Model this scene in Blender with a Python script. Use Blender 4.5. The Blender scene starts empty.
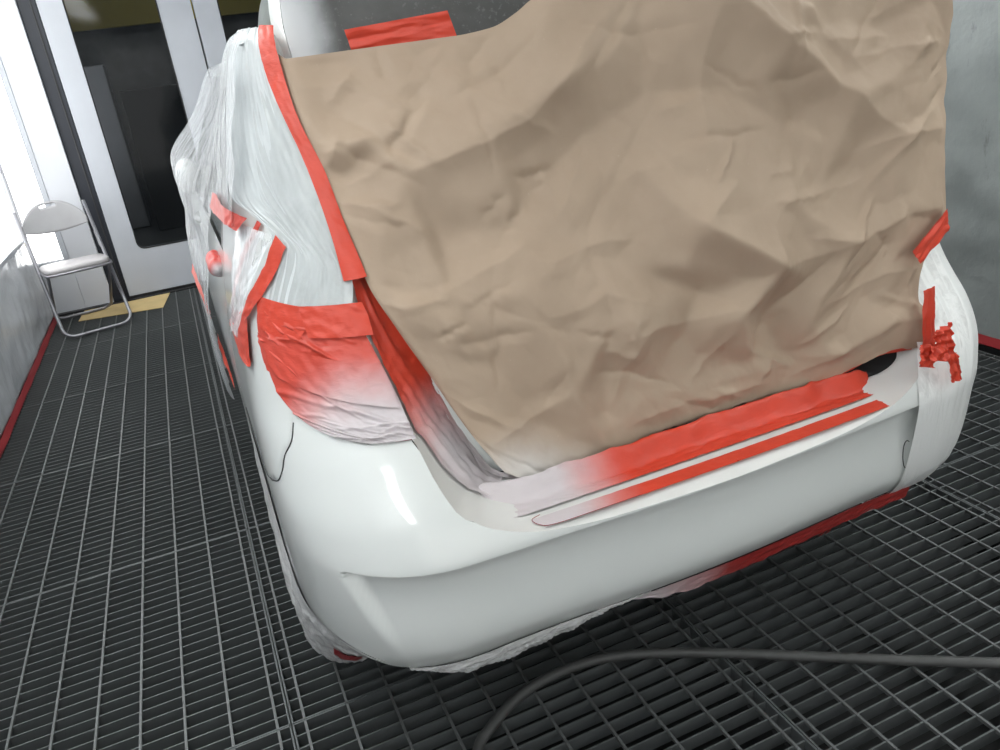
import bpy, bmesh, math, random
from mathutils import Vector, Matrix, noise

S = bpy.context.scene
COL = S.collection

# ------------------------------------------------------------------ camera
cam_d = bpy.data.cameras.new('camera'); cam_d.sensor_width = 36.0; cam_d.lens = 28.31
cam_d.clip_start = 0.02; cam_d.clip_end = 100
cam = bpy.data.objects.new('camera', cam_d); COL.objects.link(cam)
cam.matrix_world = Matrix(((0.913898, 0.255467, -0.315479, 1.04258),
                           (-0.38635, 0.308841, -0.869109, -1.56849),
                           (-0.124596, 0.916162, 0.380949, 1.41952),
                           (0, 0, 0, 1)))
S.camera = cam

# ------------------------------------------------------------------ world, exposure
W = bpy.data.worlds.new('booth_ambient'); S.world = W; W.use_nodes = True
W.node_tree.nodes['Background'].inputs[0].default_value = (.9, .95, 1, 1)
W.node_tree.nodes['Background'].inputs[1].default_value = 0.05
S.view_settings.view_transform = 'Standard'; S.view_settings.look = 'None'
S.view_settings.exposure = 0.0; S.view_settings.gamma = 1.0; S.view_settings.use_curve_mapping = False
LAMP_POWER = 16.5          # emission strength of the booth's fluorescent light boxes

# ------------------------------------------------------------------ helpers
def tag(o, label=None, cat=None, group=None, kind=None):
    if label: o['label'] = label
    if cat: o['category'] = cat
    if group: o['group'] = group
    if kind: o['kind'] = kind
    return o

def empty(name, loc=(0, 0, 0), parent=None, rz=0):
    o = bpy.data.objects.new(name, None); COL.objects.link(o)
    o.location = loc; o.rotation_euler = (0, 0, rz); o.empty_display_size = .1
    if parent: o.parent = parent
    return o

def link(name, me, m, parent=None, loc=None):
    o = bpy.data.objects.new(name, me); COL.objects.link(o)
    if m and not me.materials: me.materials.append(m)
    if loc: o.location = loc
    if parent: o.parent = parent
    return o

def mesh(name, vs, fs, m, parent=None, smooth=True, uv=None):
    me = bpy.data.meshes.new(name); me.from_pydata([tuple(v) for v in vs], [], fs); me.update()
    if smooth: me.polygons.foreach_set('use_smooth', [True]*len(me.polygons))
    if uv:
        l = me.uv_layers.new(name='uv')
        for lp in me.loops: l.data[lp.index].uv = uv[lp.vertex_index]
    return link(name, me, m, parent)

def grid(name, nu, nv, fn, m, parent=None, smooth=True, closed=False, thick=0, flip=False):
    """surface fn(u, v) -> point, u and v from 0 to 1"""
    vs = []; uv = []
    for i in range(nu+1):
        for j in range(nv+1):
            u, v = i/nu, j/nv
            vs.append(fn(u, v)); uv.append((u, v))
    fs = []
    for i in range(nu):
        for j in range(nv):
            a = i*(nv+1)+j; q = (a, a+nv+1, a+nv+2, a+1)
            fs.append(q[::-1] if flip else q)
    o = mesh(name, vs, fs, m, parent, smooth, uv)
    if thick:
        md = o.modifiers.new('thickness', 'SOLIDIFY'); md.thickness = thick; md.offset = 0
    return o

def bm_box(bm, c, s, rot=None):
    r = bmesh.ops.create_cube(bm, size=1.0)
    M = Matrix.Translation(c) @ (rot.to_4x4() if rot else Matrix()) @ Matrix.Diagonal((*s, 1))
    bmesh.ops.transform(bm, matrix=M, verts=r['verts']); return r['verts']

def bm_obj(name, bm, m, parent=None, smooth=False, bevel=0, seg=2):
    me = bpy.data.meshes.new(name); bm.to_mesh(me); bm.free()
    if smooth: me.polygons.foreach_set('use_smooth', [True]*len(me.polygons))
    o = link(name, me, m, parent)
    if bevel:
        b = o.modifiers.new('bevel', 'BEVEL'); b.width = bevel; b.segments = seg; b.limit_method = 'ANGLE'
        b.harden_normals = False
    return o

def box(name, c, s, m, parent=None, bevel=0, rot=None):
    bm = bmesh.new(); bm_box(bm, Vector(c), s, rot); return bm_obj(name, bm, m, parent, False, bevel)

def catmull(pts, n):
    P = [Vector(p) for p in pts]; out = []
    for i in range(len(P)-1):
        p0 = P[i-1] if i else 2*P[0]-P[1]; p1 = P[i]; p2 = P[i+1]; p3 = P[i+2] if i+2 < len(P) else 2*P[-1]-P[-2]
        for k in range(n):
            t = k/n
            out.append(.5*(2*p1+(p2-p0)*t+(2*p0-5*p1+4*p2-p3)*t*t+(3*p1-p0-3*p2+p3)*t**3))
    out.append(P[-1]); return out

def tube(name, pts, r, m, parent=None, seg=10, spline=0, cap=True):
    P = catmull(pts, spline) if spline else [Vector(p) for p in pts]
    vs = []; fs = []; up = Vector((0, 0, 1)); n = None
    for i, p in enumerate(P):
        d = (P[min(i+1, len(P)-1)]-P[max(i-1, 0)]).normalized()
        if n is None:
            n = d.cross(up) if abs(d.dot(up)) < .95 else d.cross(Vector((1, 0, 0)))
        n = (n-d*n.dot(d)).normalized(); b = d.cross(n)
        for k in range(seg):
            a = 2*math.pi*k/seg; vs.append(p+r*(math.cos(a)*n+math.sin(a)*b))
    for i in range(len(P)-1):
        for k in range(seg):
            a = i*seg+k; c = i*seg+(k+1) % seg; fs.append((a, c, c+seg, a+seg))
    if cap: fs += [tuple(range(seg))[::-1], tuple(range((len(P)-1)*seg, len(P)*seg))]
    return mesh(name, vs, fs, m, parent)

def tab(xs, ys):
    n = len(xs); d = [(ys[i+1]-ys[i])/(xs[i+1]-xs[i]) for i in range(n-1)]
    m = [d[0]]+[0 if d[i-1]*d[i] <= 0 else 2*d[i-1]*d[i]/(d[i-1]+d[i]) for i in range(1, n-1)]+[d[-1]]
    def f(x):
        if x <= xs[0]: return ys[0]
        if x >= xs[-1]: return ys[-1]
        i = 0
        while x > xs[i+1]: i += 1
        h = xs[i+1]-xs[i]; t = (x-xs[i])/h
        return ys[i]*(1+2*t)*(1-t)**2+ys[i+1]*t*t*(3-2*t)+h*m[i]*t*(1-t)**2+h*m[i+1]*t*t*(t-1)
    return f

def ss(a, b, x):
    t = min(1, max(0, (x-a)/(b-a))); return t*t*(3-2*t)

def nz(x, y, z=0): return noise.noise(Vector((x, y, z)))

# ------------------------------------------------------------------ materials
class NT:
    def __init__(s, name):
        s.m = bpy.data.materials.new(name); s.m.use_nodes = True; s.t = s.m.node_tree
        s.b = s.t.nodes['Principled BSDF']; s.out = s.t.nodes['Material Output']
    def n(s, kind, **kw):
        d = s.t.nodes.new('ShaderNode'+kind)
        for k, v in kw.items():
            if isinstance(v, tuple) and k.startswith('i_'): pass
            setattr(d, k, v)
        return d
    def l(s, a, b): s.t.links.new(a, b)
    def set(s, **kw):
        for k, v in kw.items():
            k = {'color': 'Base Color', 'rough': 'Roughness', 'metal': 'Metallic', 'coat': 'Coat Weight', 'spec': 'Specular IOR Level',
                 'coat_rough': 'Coat Roughness', 'alpha': 'Alpha', 'sheen': 'Sheen Weight', 'trans': 'Transmission Weight'}[k]
            s.b.inputs[k].default_value = (*v, 1) if isinstance(v, tuple) and len(v) == 3 else v
        return s
    def coord(s, scale=(1, 1, 1), kind='Object'):
        tc = s.n('TexCoord'); mp = s.n('Mapping'); mp.inputs['Scale'].default_value = scale
        s.l(tc.outputs[kind], mp.inputs['Vector']); return mp.outputs[0]
    def pos(s):
        return s.n('NewGeometry').outputs['Position']
    def noise(s, vec, scale=5, detail=4, rough=.55, dist=0):
        t = s.n('TexNoise'); t.inputs['Scale'].default_value = scale; t.inputs['Detail'].default_value = detail
        t.inputs['Roughness'].default_value = rough; t.inputs['Distortion'].default_value = dist
        if vec is not None: s.l(vec, t.inputs['Vector'])
        return t.outputs['Fac']
    def ramp(s, fac, stops):
        r = s.n('ValToRGB'); e = r.color_ramp.elements
        while len(e) < len(stops): e.new(.5)
        for el, (p, c) in zip(e, stops):
            el.position = p; el.color = (*c, 1) if isinstance(c, tuple) else (c, c, c, 1)
        s.l(fac, r.inputs[0]); return r.outputs[0]
    def mix(s, fac, a, b):
        m = s.n('Mix', data_type='RGBA')
        for v, i in ((fac, 0), (a, 6), (b, 7)):
            if hasattr(v, 'is_linked'): s.l(v, m.inputs[i])
            elif i == 0: m.inputs[0].default_value = v
            else: m.inputs[i].default_value = (*v, 1)
        return m.outputs[2]
    def math(s, op, a, b=0., c=None, clamp=False):
        m = s.n('Math', operation=op); m.use_clamp = clamp
        for v, i in ((a, 0), (b, 1), (c, 2)):
            if v is None: continue
            if hasattr(v, 'is_linked'): s.l(v, m.inputs[i])
            else: m.inputs[i].default_value = v
        return m.outputs[0]
    def bump(s, h, strength=.3, dist=.01):
        b = s.n('Bump'); b.inputs['Strength'].default_value = strength; b.inputs['Distance'].default_value = dist
        s.l(h, b.inputs['Height']); s.l(b.outputs[0], s.b.inputs['Normal']); return b
    def base(s, c): s.l(c, s.b.inputs['Base Color'])
    def spot(s, centre, r0, r1, stretch=(1, 1, 1), wob=.06, nscale=9):
        """paint mist settled around a sprayed point: 1 inside r0, 0 outside r1, ragged by noise"""
        p = s.pos(); sub = s.n('VectorMath', operation='SUBTRACT'); s.l(p, sub.inputs[0]); sub.inputs[1].default_value = centre
        mul = s.n('VectorMath', operation='MULTIPLY'); s.l(sub.outputs[0], mul.inputs[0]); mul.inputs[1].default_value = stretch
        ln = s.n('VectorMath', operation='LENGTH'); s.l(mul.outputs[0], ln.inputs[0])
        d = s.math('ADD', ln.outputs['Value'], s.math('MULTIPLY', s.math('SUBTRACT', s.noise(p, nscale, 5), .5), wob*2))
        mr = s.n('MapRange', interpolation_type='SMOOTHSTEP'); s.l(d, mr.inputs['Value'])
        mr.inputs['From Min'].default_value = r0; mr.inputs['From Max'].default_value = r1
        mr.inputs['To Min'].default_value = 1; mr.inputs['To Max'].default_value = 0
        return mr.outputs[0]

def srgb(r, g, b):
    f = lambda c: (c/255/12.92 if c/255 <= .04045 else ((c/255+.055)/1.055)**2.4)
    return (f(r), f(g), f(b))

def plain(name, color, rough=.5, metal=0., coat=0., spec=.5, var=.06, nscale=8, bump=0., bscale=40):
    k = NT(name).set(rough=rough, metal=metal, coat=coat, spec=spec)
    v = k.coord(); f = k.noise(v, nscale, 5)
    k.base(k.mix(f, tuple(c*(1-var*2) for c in color), tuple(min(1, c*(1+var*2)) for c in color)))
    if bump: k.bump(k.noise(v, bscale, 4), bump, .004)
    return k.m

MIST = (1.37, -.34, .655)
M = {}
def make_materials():
    k = NT('white_car_paint').set(rough=.28, coat=.8, coat_rough=.06, spec=.5)
    k.base(k.mix(k.noise(k.coord(), 3, 3), (.66, .685, .67), (.71, .73, .715))); M['paint'] = k.m
    M['shelf'] = plain('dusty_white_primer', (.66, .66, .64), .45, var=.02)
    def tape(name, centre=MIST, r0=.20, r1=.37, wob=.05, stretch=(1, 1, 1), base=(.62, .058, .029), rough=.42):
        k = NT(name).set(rough=rough, spec=.4)
        v = k.coord(); c = k.mix(k.noise(v, 14, 5), tuple(c*.82 for c in base), tuple(min(1, c*1.15) for c in base))
        if centre:
            c = k.mix(k.spot(centre, r0, r1, stretch, wob), c, (.57, .52, .535))
        k.base(c)
        wr = k.noise(k.coord((1, 1, 3)), 42, 3, .6, .4); k.bump(wr, .25, .004)
        return k.m
    M['tape'] = tape('orange_red_masking_tape')
    M['tape_channel'] = tape('channel_masking_tape', (1.44, -.28, .62), .10, .27, .05)
    M['tape_clean'] = tape('clean_orange_red_masking_tape', None)
    M['tape_lamp'] = tape('oversprayed_lamp_tape', (1.24, -.34, .70), .15, .30, .04, base=(.57, .062, .038))
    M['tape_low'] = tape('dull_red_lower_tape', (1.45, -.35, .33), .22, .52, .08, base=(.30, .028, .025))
    M['tape_handle'] = tape('misted_handle_tape', (1.09, .575, .975), .005, .035, .02, base=(.6, .05, .035))
    M['tape_dark'] = tape('worn_dark_red_tape', None, base=(.32, .03, .035))
    M['tape_fogged'] = tape('fogged_red_tape', (1.18, .25, 1.33), .09, .18, .07, base=(.6, .08, .06))
    # brown paper
    k = NT('brown_masking_paper').set(rough=.62, spec=.25)
    v = k.coord(); p1 = k.mix(k.noise(v, 6, 6), srgb(160, 140, 121), srgb(183, 163, 143))
    sp = k.ramp(k.noise(v, 160, 2), [(.74, 0.), (.80, 1.)])
    p1 = k.mix(k.math('MULTIPLY', sp, .35), p1, srgb(205, 190, 172))
    p1 = k.mix(k.math('MULTIPLY', k.spot((1.50, -.30, .58), .06, .24, (1, 1, 1.35), .05), .86), p1, (.62, .60, .58))
    k.base(p1); k.bump(k.noise(v, 55, 4), .12, .004); M['paper'] = k.m
    # clear plastic films
    def film(name, dens, tint, streak=(30, 6, 2), white=.5, rough=.22, lo=.35, hi=.75, centre=None, r0=0, r1=1, bmp=.5):
        k = NT(name).set(rough=rough, spec=.6, color=tint)
        st = k.noise(k.coord(streak), 3, 5, .6, .6)
        f = k.ramp(st, [(lo, 0.), (hi, 1.)])
        fac = k.math('ADD', k.math('MULTIPLY', f, white), dens, clamp=True)
        if centre: fac = k.math('MAXIMUM', fac, k.math('MULTIPLY', k.spot(centre, r0, r1), .96))
        lw = k.n('LayerWeight'); lw.inputs[0].default_value = .25
        fac = k.math('ADD', fac, k.math('MULTIPLY', lw.outputs['Fresnel'], .5), clamp=True)
        tr = k.n('BsdfTransparent'); mx = k.n('MixShader')
        k.l(fac, mx.inputs[0]); k.l(tr.outputs[0], mx.inputs[1]); k.l(k.b.outputs[0], mx.inputs[2]); k.l(mx.outputs[0], k.out.inputs[0])
        k.bump(st, bmp, .006); return k.m
    M['film'] = film('clear_masking_film', .10, (.80, .82, .84), (2, 40, 3), .45, lo=.42, hi=.8)
    M['film_white'] = film('fogged_masking_film', .72, (.76, .77, .76), (16, 16, 2.5), .35, .3)
    M['film_pillar'] = film('fogged_pillar_film', .58, (.57, .60, .605), (7, 7, 2), .16, .3, bmp=.15)
    M['film_grey'] = film('grey_lower_film', .62, (.60, .60, .60), (6, 14, 22), .4, .25)
    M['film_wall'] = film('wall_film', .75, (.62, .64, .67), (3, 3, 2), .3, .2)
    # metals, rubber, room
    k = NT('galvanised_grating_steel').set(rough=.55, metal=.35)
    v = k.pos(); k.base(k.mix(k.noise(v, 2.2, 5), (.075, .082, .085), (.13, .14, .14))); M['grate'] = k.m
    k = NT('worn_grating_rod_steel').set(rough=.5, metal=.3)
    v = k.pos(); k.base(k.mix(k.noise(v, 2.0, 5), (.085, .09, .09), (.15, .157, .157))); M['rod'] = k.m
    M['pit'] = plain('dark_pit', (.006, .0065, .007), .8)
    M['black'] = plain('black_plastic', (.008, .008, .009), .5)
    M['rubber'] = plain('black_rubber', (.018, .018, .018), .55, bump=.2)
    M['hose'] = plain('dark_grey_hose_rubber', (.06, .061, .06), .5, var=.12, bump=.1)
    M['chrome'] = plain('chrome', (.75, .75, .76), .12, 1.)
    M['steel_tube'] = plain('grey_painted_tube', (.24, .24, .26), .32, .6)
    M['seat'] = plain('light_grey_vinyl', (.40, .385, .39), .35, bump=.15, bscale=120)
    M['back'] = plain('grey_plastic_backrest', (.33, .33, .34), .45)
    M['card'] = plain('beige_cardboard', srgb(196, 172, 122), .8, var=.1, bump=.2)
    M['wall'] = plain('white_booth_panel', (.55, .565, .60), .35, var=.03, nscale=3)
    M['wall_r'] = plain('grey_booth_wall', (.50, .52, .52), .5, var=.05, nscale=2)
    M['door'] = plain('white_booth_door', (.44, .46, .50), .32, var=.05, nscale=4)
    M['navy'] = plain('dark_navy_column', (.010, .013, .021), .5)
    M['ceil'] = plain('white_ceiling_filter', (.8, .8, .8), .8)
    k = NT('dark_door_glass').set(rough=.06, color=(.012, .014, .016), spec=.5)
    tr = k.n('BsdfTransparent'); mx = k.n('MixShader'); mx.inputs[0].default_value = .35
    k.l(tr.outputs[0], mx.inputs[1]); k.l(k.b.outputs[0], mx.inputs[2]); k.l(mx.outputs[0], k.out.inputs[0])
    tr.inputs[0].default_value = (.55, .58, .6, 1); M['glass'] = k.m
    k = NT('dusty_dark_rear_glass').set(rough=.25, spec=.5)
    v = k.coord(); d = k.ramp(k.noise(v, 90, 3, .7), [(.56, 0.), (.70, 1.)]); d2 = k.ramp(k.noise(k.coord((1, 1, 1)), 9, 4), [(.45, 0.), (.75, .6)])
    c = k.mix(k.math('MAXIMUM', k.math('MULTIPLY', d, .28), k.math('MULTIPLY', d2, .25)), (.095, .095, .092), (.34, .34, .34))
    c = k.mix(k.spot((1.31, .15, 1.50), .05, .12, (1, .6, .5), .03), c, (.50, .51, .52)); k.base(c); M['rear_glass'] = k.m
    M['car_glass'] = plain('dark_car_glass', (.02, .023, .025), .08, spec=.6)
    M['lens'] = plain('red_lamp_lens', (.25, .01, .012), .12, coat=.6)
    M['rim'] = plain('alloy', (.5, .5, .52), .3, .9)
    M['yellow'] = plain('yellow_paint', (.42, .33, .04), .5)
    M['dim'] = plain('dim_hall_wall', (.16, .16, .16), .8, var=.2)
    def emit(name, col, power):
        k = NT(name).set(color=(.8, .8, .8)); k.b.inputs['Emission Color'].default_value = (*col, 1); k.b.inputs['Emission Strength'].default_value = power; return k.m
    M['lamp'] = emit('lit_fluorescent_diffuser', (.97, 1., .985), LAMP_POWER)
    M['pane_glow'] = emit('lit_window_and_added_panel', (1., 1., 1.), 3.2)  # shared by the real back window and the panel added on the left wall
    M['fill_light'] = emit('added_fill_pane', (1., .99, .96), 0.9)  # glow of the fill panes added behind the camera
    M['seam'] = plain('dark_panel_gap', (.03, .03, .03), .6)
make_materials()

# ------------------------------------------------------------------ the booth shell
XL, XR, YB, YF, ZC = -.035, 4.06, 4.96, -3.4, 2.85
def structure(o): return tag(o, kind='structure')
structure(box('ceiling', ((XL+XR)/2, (YB+YF)/2, ZC+.05), (XR-XL+.4, YB-YF+.4, .1), M['ceil']))
structure(box('wall_left', (XL-.06, (YB+YF)/2, ZC/2-.25), (.1, YB-YF+.4, ZC+.5), M['wall']))
structure(box('wall_right', (XR+.06, (YB+YF)/2, ZC/2-.25), (.1, YB-YF+.4, ZC+.5), M['wall_r']))
structure(box('wall_front', ((XL+XR)/2, YF-.06, ZC/2-.25), (XR-XL, .1, ZC+.5), M['wall_r']))
# back wall: column panel beside the left wall, then folding doors
wb = structure(empty('wall_back', (0, YB, 0)))
def wpart(name, x0, x1, z0, z1, y0, y1, m, bev=.004, parent=wb):
    o = box(name, ((x0+x1)/2, (y0+y1)/2-YB, (z0+z1)/2), (x1-x0, y1-y0, z1-z0), m, parent, bev); return o
wpart('column_panel', .19, .385, -.05, ZC, YB, YB+.06, M['wall'])
wpart('column_panel', -.03, .19, -.05, .36, YB, YB+.06, M['wall'])
wpart('column_panel', -.03, .19, 2.15, ZC, YB, YB+.06, M['wall'])
wpart('navy_post', .385, .497, 0, ZC, YB+.03, YB+.1, M['navy'])
wpart('post_seal', .462, .470, 0, ZC, YB+.02, YB+.04, M['seam'], .001)
wpart('upper_panel', .497, 4.0, 2.42, ZC, YB, YB+.06, M['door'])
wpart('threshold', -.03, 4.0, -.04, .012, YB-.05, YB+.06, M['black'])
# lit window in the column panel
wn = structure(empty('window_1', (0, YB, 0)))
wpart('pane', -.03, .155, .385, 2.12, YB+.025, YB+.03, M['pane_glow'], 0, wn)
for a in ((.155, .19, .36, 2.15), (-.03, .155, .36, .395), (-.03, .155, 2.11, 2.15)):
    wpart('window_frame', *a, YB-.006, YB+.02, M['door'], .003, wn)
wpart('window_seal', .150, .156, .39, 2.12, YB+.012, YB+.026, M['black'], .001, wn)
wpart('window_seal', -.03, .15, .39, .397, YB+.012, YB+.026, M['black'], .001, wn)

wl = structure(empty('added_wall_glow', (XL, 3.9, 0)))  # glowing panel added for the brightly lit white of the left wall
box('pane', (-.004, 0, 1.45), (.012, 1.7, 1.66), M['pane_glow'], wl)
for c, sz in (((0, .865, 1.45), (.03, .03, 1.72)), ((0, -.865, 1.45), (.03, .03, 1.72)), ((0, 0, .605), (.03, 1.76, .03)), ((0, 0, 2.295), (.03, 1.76, .03))):
    box('window_frame', c, sz, M['door'], wl, .003)

def rounded_rect(x0, x1, z0, z1, r, n=6):
    out = []
    for cx, cz, a0 in ((x1-r, z0+r, -90), (x1-r, z1-r, 0), (x0+r, z1-r, 90), (x0+r, z0+r, 180)):
        for k in range(n+1):
            a = math.radians(a0+90*k/n); out.append((cx+r*math.cos(a), cz+r*math.sin(a)))
    return out

def booth_door(n, x0, x1, wx0, wx1):
    d = structure(empty('door_%d' % n, (x0, YB, 0)))
    z0, z1, wz0, wz1 = .03, 2.4, .365, 2.2
    inner = rounded_rect(wx0, wx1, wz0, wz1, .05); N = len(inner)
    outer = []
    for (x, z) in inner:      # push every inner point out to the leaf's border
        cx, cz = (wx0+wx1)/2, (wz0+wz1)/2
        fx = (x-cx)/((wx1-wx0)/2); fz = (z-cz)/((wz1-wz0)/2)
        if abs(fx) > abs(fz)*.9999 and abs(fx) < 1 - 1e-6: pass
        ox = x0+.004 if x < wx0+.051 else x1-.004
        oz = z0 if z < wz0+.051 else z1
        outer.append((ox, oz))
    vs = []; fs = []
    for y in (YB-.005, YB+.045):
        vs += [(x-x0, y-YB, z) for x, z in outer]+[(x-x0, y-YB, z) for x, z in inner]
    for i in range(N):
        j = (i+1) % N
        fs += [(i, j, N+j, N+i), (2*N+j, 2*N+i, 3*N+i, 3*N+j), (N+i, N+j, 3*N+j, 3*N+i), (j, i, 2*N+i, 2*N+j)]
    fs = [f for f in fs]
    mesh('leaf', vs, fs, M['door'], d, False)
    g = [(x-x0, .012, z) for x, z in inner]
    mesh('pane', g, [tuple(range(N))], M['glass'], d, False)
    tube('window_seal', [(x-x0, -.006, z) for x, z in inner]+[(inner[0][0]-x0, -.006, inner[0][1])], .005, M['black'], d, 6)
    return d
booth_door(1, .50, 1.475, .665, 1.245)
booth_door(2, 1.48, 2.455, 1.655, 2.235)
booth_door(3, 2.46, 3.435, 2.635, 3.215)
box('door_latch', (1.43-1.48, -.012, 1.33), (.03, .02, .05), M['steel_tube'], bpy.data.objects['door_2'], .006)
structure(box('wall_back_side', (3.72, YB+.03, 1.3), (.56, .06, 2.7), M['wall'])).name = 'wall_back_panel'
# unseen glowing panes added behind the camera as frontal fill light
wf = structure(empty('added_fill_panes', (2.0, YF, 0)))
for k in range(3):
    box('pane', (-1.05+1.05*k, .004, 1.2), (.98, .012, 1.9), M['fill_light'], wf)
    box('window_frame', (-1.575+1.05*k, .01, 1.2), (.07, .04, 2.0), M['door'], wf, .004)
box('window_frame', (1.575, .01, 1.2), (.07, .04, 2.0), M['door'], wf, .004)
# the dim workshop beyond the doors
hall = structure(empty('wall_workshop', (0, 0, 0)))
box('rear_wall', (2., 9.6, 1.5), (9, .1, 4.2), M['dim'], hall)
box('workshop_floor', (2., 7.4, -.06), (9, 4.6, .1), plain('workshop_floor_concrete', (.12, .12, .12), .5), hall)
box('yellow_board', (1.35, 9.4, 2.6), (2.6, .1, .8), M['yellow'], hall)
box('grey_cabinet', (.3, 9.0, .9), (.7, .6, 1.8), M['rim'], hall, .01)
box('added_hall_fill', (1.6, 7.6, 2.9), (1.5, .12, .05), M['lamp'], hall)  # lamp added to brighten the hall behind the door glass
box('dark_cabinet', (1.05, 8.4, .75), (.6, .5, 1.5), M['black'], hall, .01)

# ------------------------------------------------------------------ floor of steel gratings over a pit
floor = structure(empty('floor', (0, 0, 0)))
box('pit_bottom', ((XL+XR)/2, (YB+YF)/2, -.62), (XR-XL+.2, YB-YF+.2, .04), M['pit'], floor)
PW, PL, ROD, BAR = .9985, .9773, .10385, .9773/24
def grating_meshes():
    bm = bmesh.new()
    for k in range(1, 24): bm_box(bm, Vector((.4673, k*BAR, -.018)), (.985, .0034, .034))
    bars = bpy.data.meshes.new('bearing_bars'); bm.to_mesh(bars); bm.free()
    bm = bmesh.new()
    for k in range(10): bm_box(bm, Vector((k*ROD, PL/2, -.0035)), (.0060, PL-.008, .0085))
    rods = bpy.data.meshes.new('cross_rods'); bm.to_mesh(rods); bm.free()
    bm = bmesh.new()
    for y in (.0032, PL-.0032): bm_box(bm, Vector((.4673, y, -.017)), (.994, .0042, .036))
    for x in (-.0285, .963): bm_box(bm, Vector((x, PL/2, -.017)), (.0042, PL-.002, .036))
    fr = bpy.data.meshes.new('edge_frame'); bm.to_mesh(fr); bm.free()
    return bars, rods, fr
GB, GR, GF = grating_meshes()
rnd = random.Random(4)
for c in range(4):
    for r in range(-3, 6):
        p = empty('grating_panel', (c*PW, r*PL, rnd.uniform(-.0015, 0)), floor)
        tag(link('bearing_bars', GB, M['grate'], p), kind='stuff')
        link('cross_rods', GR, M['rod'], p); link('edge_frame', GF, M['grate'], p)
# joists that carry the gratings
for c in range(5):
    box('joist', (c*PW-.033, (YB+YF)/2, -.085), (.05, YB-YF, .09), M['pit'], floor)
for x, side in ((XL+.012, 'left'), (XR-.03, 'right')):
    structure(box('baseboard_'+side, (x, (YB+YF)/2, -.02), (.03, YB-YF-.1, .04), M['black']))

# ------------------------------------------------------------------ light boxes of the booth
def light_box(x, y, tilt, label):
    r = empty('light_box', (x, y, ZC-.22))
    tag(r, label, 'ceiling lamp', 'fluorescent light boxes')
    R = Matrix.Rotation(tilt, 3, 'Y')
    box('housing', R @ Vector((0, 0, .03)), (.42, 1.5, .05), M['wall'], r, .004, R)
    box('diffuser', R @ Vector((0, 0, .0)), (.34, 1.42, .02), M['lamp'], r, 0, R)
for y, what in ((-2.3, 'near the added fill panes'), (-.4, 'beside the rear bumper'), (1.5, 'beside the car doors'), (3.4, 'beside the car bonnet')):
    light_box(.42, y, math.radians(14), 'fluorescent light box high along the film-covered left wall, '+what)
    light_box(3.60, y, math.radians(-10), 'fluorescent light box high along the dirty right wall, '+what)

# ------------------------------------------------------------------ car body surface
XC = 1.907                                   # centre plane of the car
side_x = tab([.2, .28, .35, .5, .65, .75, .85, .95, 1.02, 1.1, 1.25, 1.4, 1.5, 1.56], [1.11, 1.085, 1.07, 1.062, 1.062, 1.067, 1.078, 1.092, 1.105, 1.125, 1.16, 1.2, 1.24, 1.30])
rear_y = tab([.2, .28, .33, .4, .5, .58, .65, .75, .85, .95, 1.05, 1.2, 1.35, 1.5, 1.56], [-.28, -.345, -.385, -.424, -.440, -.445, -.42, -.345, -.255, -.185, -.13, -.05, .02, .10, .17])
cor_x = tab([.2, 1.0, 1.5], [.32, .30, .2])
cor_y = tab([.2, .8, 1.0, 1.5], [.42, .42, .36, .26])
def G(w, z, yfront=.52):
    """outer skin of the left rear: w 0..1 side, 1..2 corner, 2..3 rear up to the centre plane"""
    xs = side_x(z); ax = cor_x(z); by = cor_y(z); yr = rear_y(z); yt = yr+by; xt = xs+ax; n = 2.5
    if w <= 1: return Vector((xs, yfront+(yt-yfront)*w, z))
    if w <= 2:
        th = (w-1)*math.pi/2; c = max(math.cos(th), 0.); s = math.sin(th)
        return Vector((xt-ax*c**(2/n), yt-by*s**(2/n), z))
    s = w-2
    return Vector((xt+(XC-xt)*s, yr-.02*(1-math.cos(math.pi*s))/2, z))
def mir(p): return Vector((2*XC-p.x, p.y, p.z))
def normal(fn, a, b, e=1e-3):
    du = fn(a+e, b)-fn(a-e, b); dv = fn(a, b+e)-fn(a, b-e); n = du.cross(dv)
    return n.normalized() if n.length > 1e-12 else Vector((0, -1, 0))
def GN(w, z):
    n = normal(G, w, z); 
    return n if (n.x*(G(w, z).x-XC)+n.y*(G(w, z).y-1.2)) > 0 else -n

z_top = tab([0, 1.05, 1.20, 1.334, 1.405, 1.45, 1.616, 1.769, 1.913, 1.951, 1.988, 2.078, 2.25, 2.5, 3.0], [.672, .678, .70, .76, .788, .835, .810, .795, .789, .713, .662, .629, .602, .590, .587])
z_lo0 = tab([0, .9, 1.2, 1.37, 1.656, 1.9, 2.3, 3.0], [.40, .40, .395, .39, .352, .340, .346, .352])
def z_low(w):
    z = z_lo0(w)
    if w < 1.2:                             # rear wheel arch
        y = G(w, .5).y; d = .34**2-(y-.33)**2
        if d > 0: z = max(z, .31+math.sqrt(d)*.98)
    return z
Z_CREASE = .585
def bumper_pt(w, z):
    p = G(w, z); n = GN(w, z)
    # arc length from the corner for the scoop's rounded end
    if w > 1.3:
        zc = Z_CREASE+.012*ss(2.2, 1.5, w)
        dz = zc-z
        l = (w-1.47)*(.42 if w < 2 else .40) - max(0, dz)*.42
        r = .035
        dx = l; d = min(dx, dz)
        if dx < r and dz < r: d = r-math.hypot(r-dx, r-dz)
        if d > 0:
            depth = .026*ss(0, .007, dz)*ss(0, .024, dx)*(1-ss(.05, .20, dz)*.92)
            p = p-n*depth
    return p

car = tag(empty('car', (XC, 1.6, 0)), 'white hatchback car masked for spraying with paper, film and red tape', 'car')
def cpart(o): o.location = o.location-car.location; o.parent = car; return o
def child(o, p): o.parent = p; return o

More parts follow.
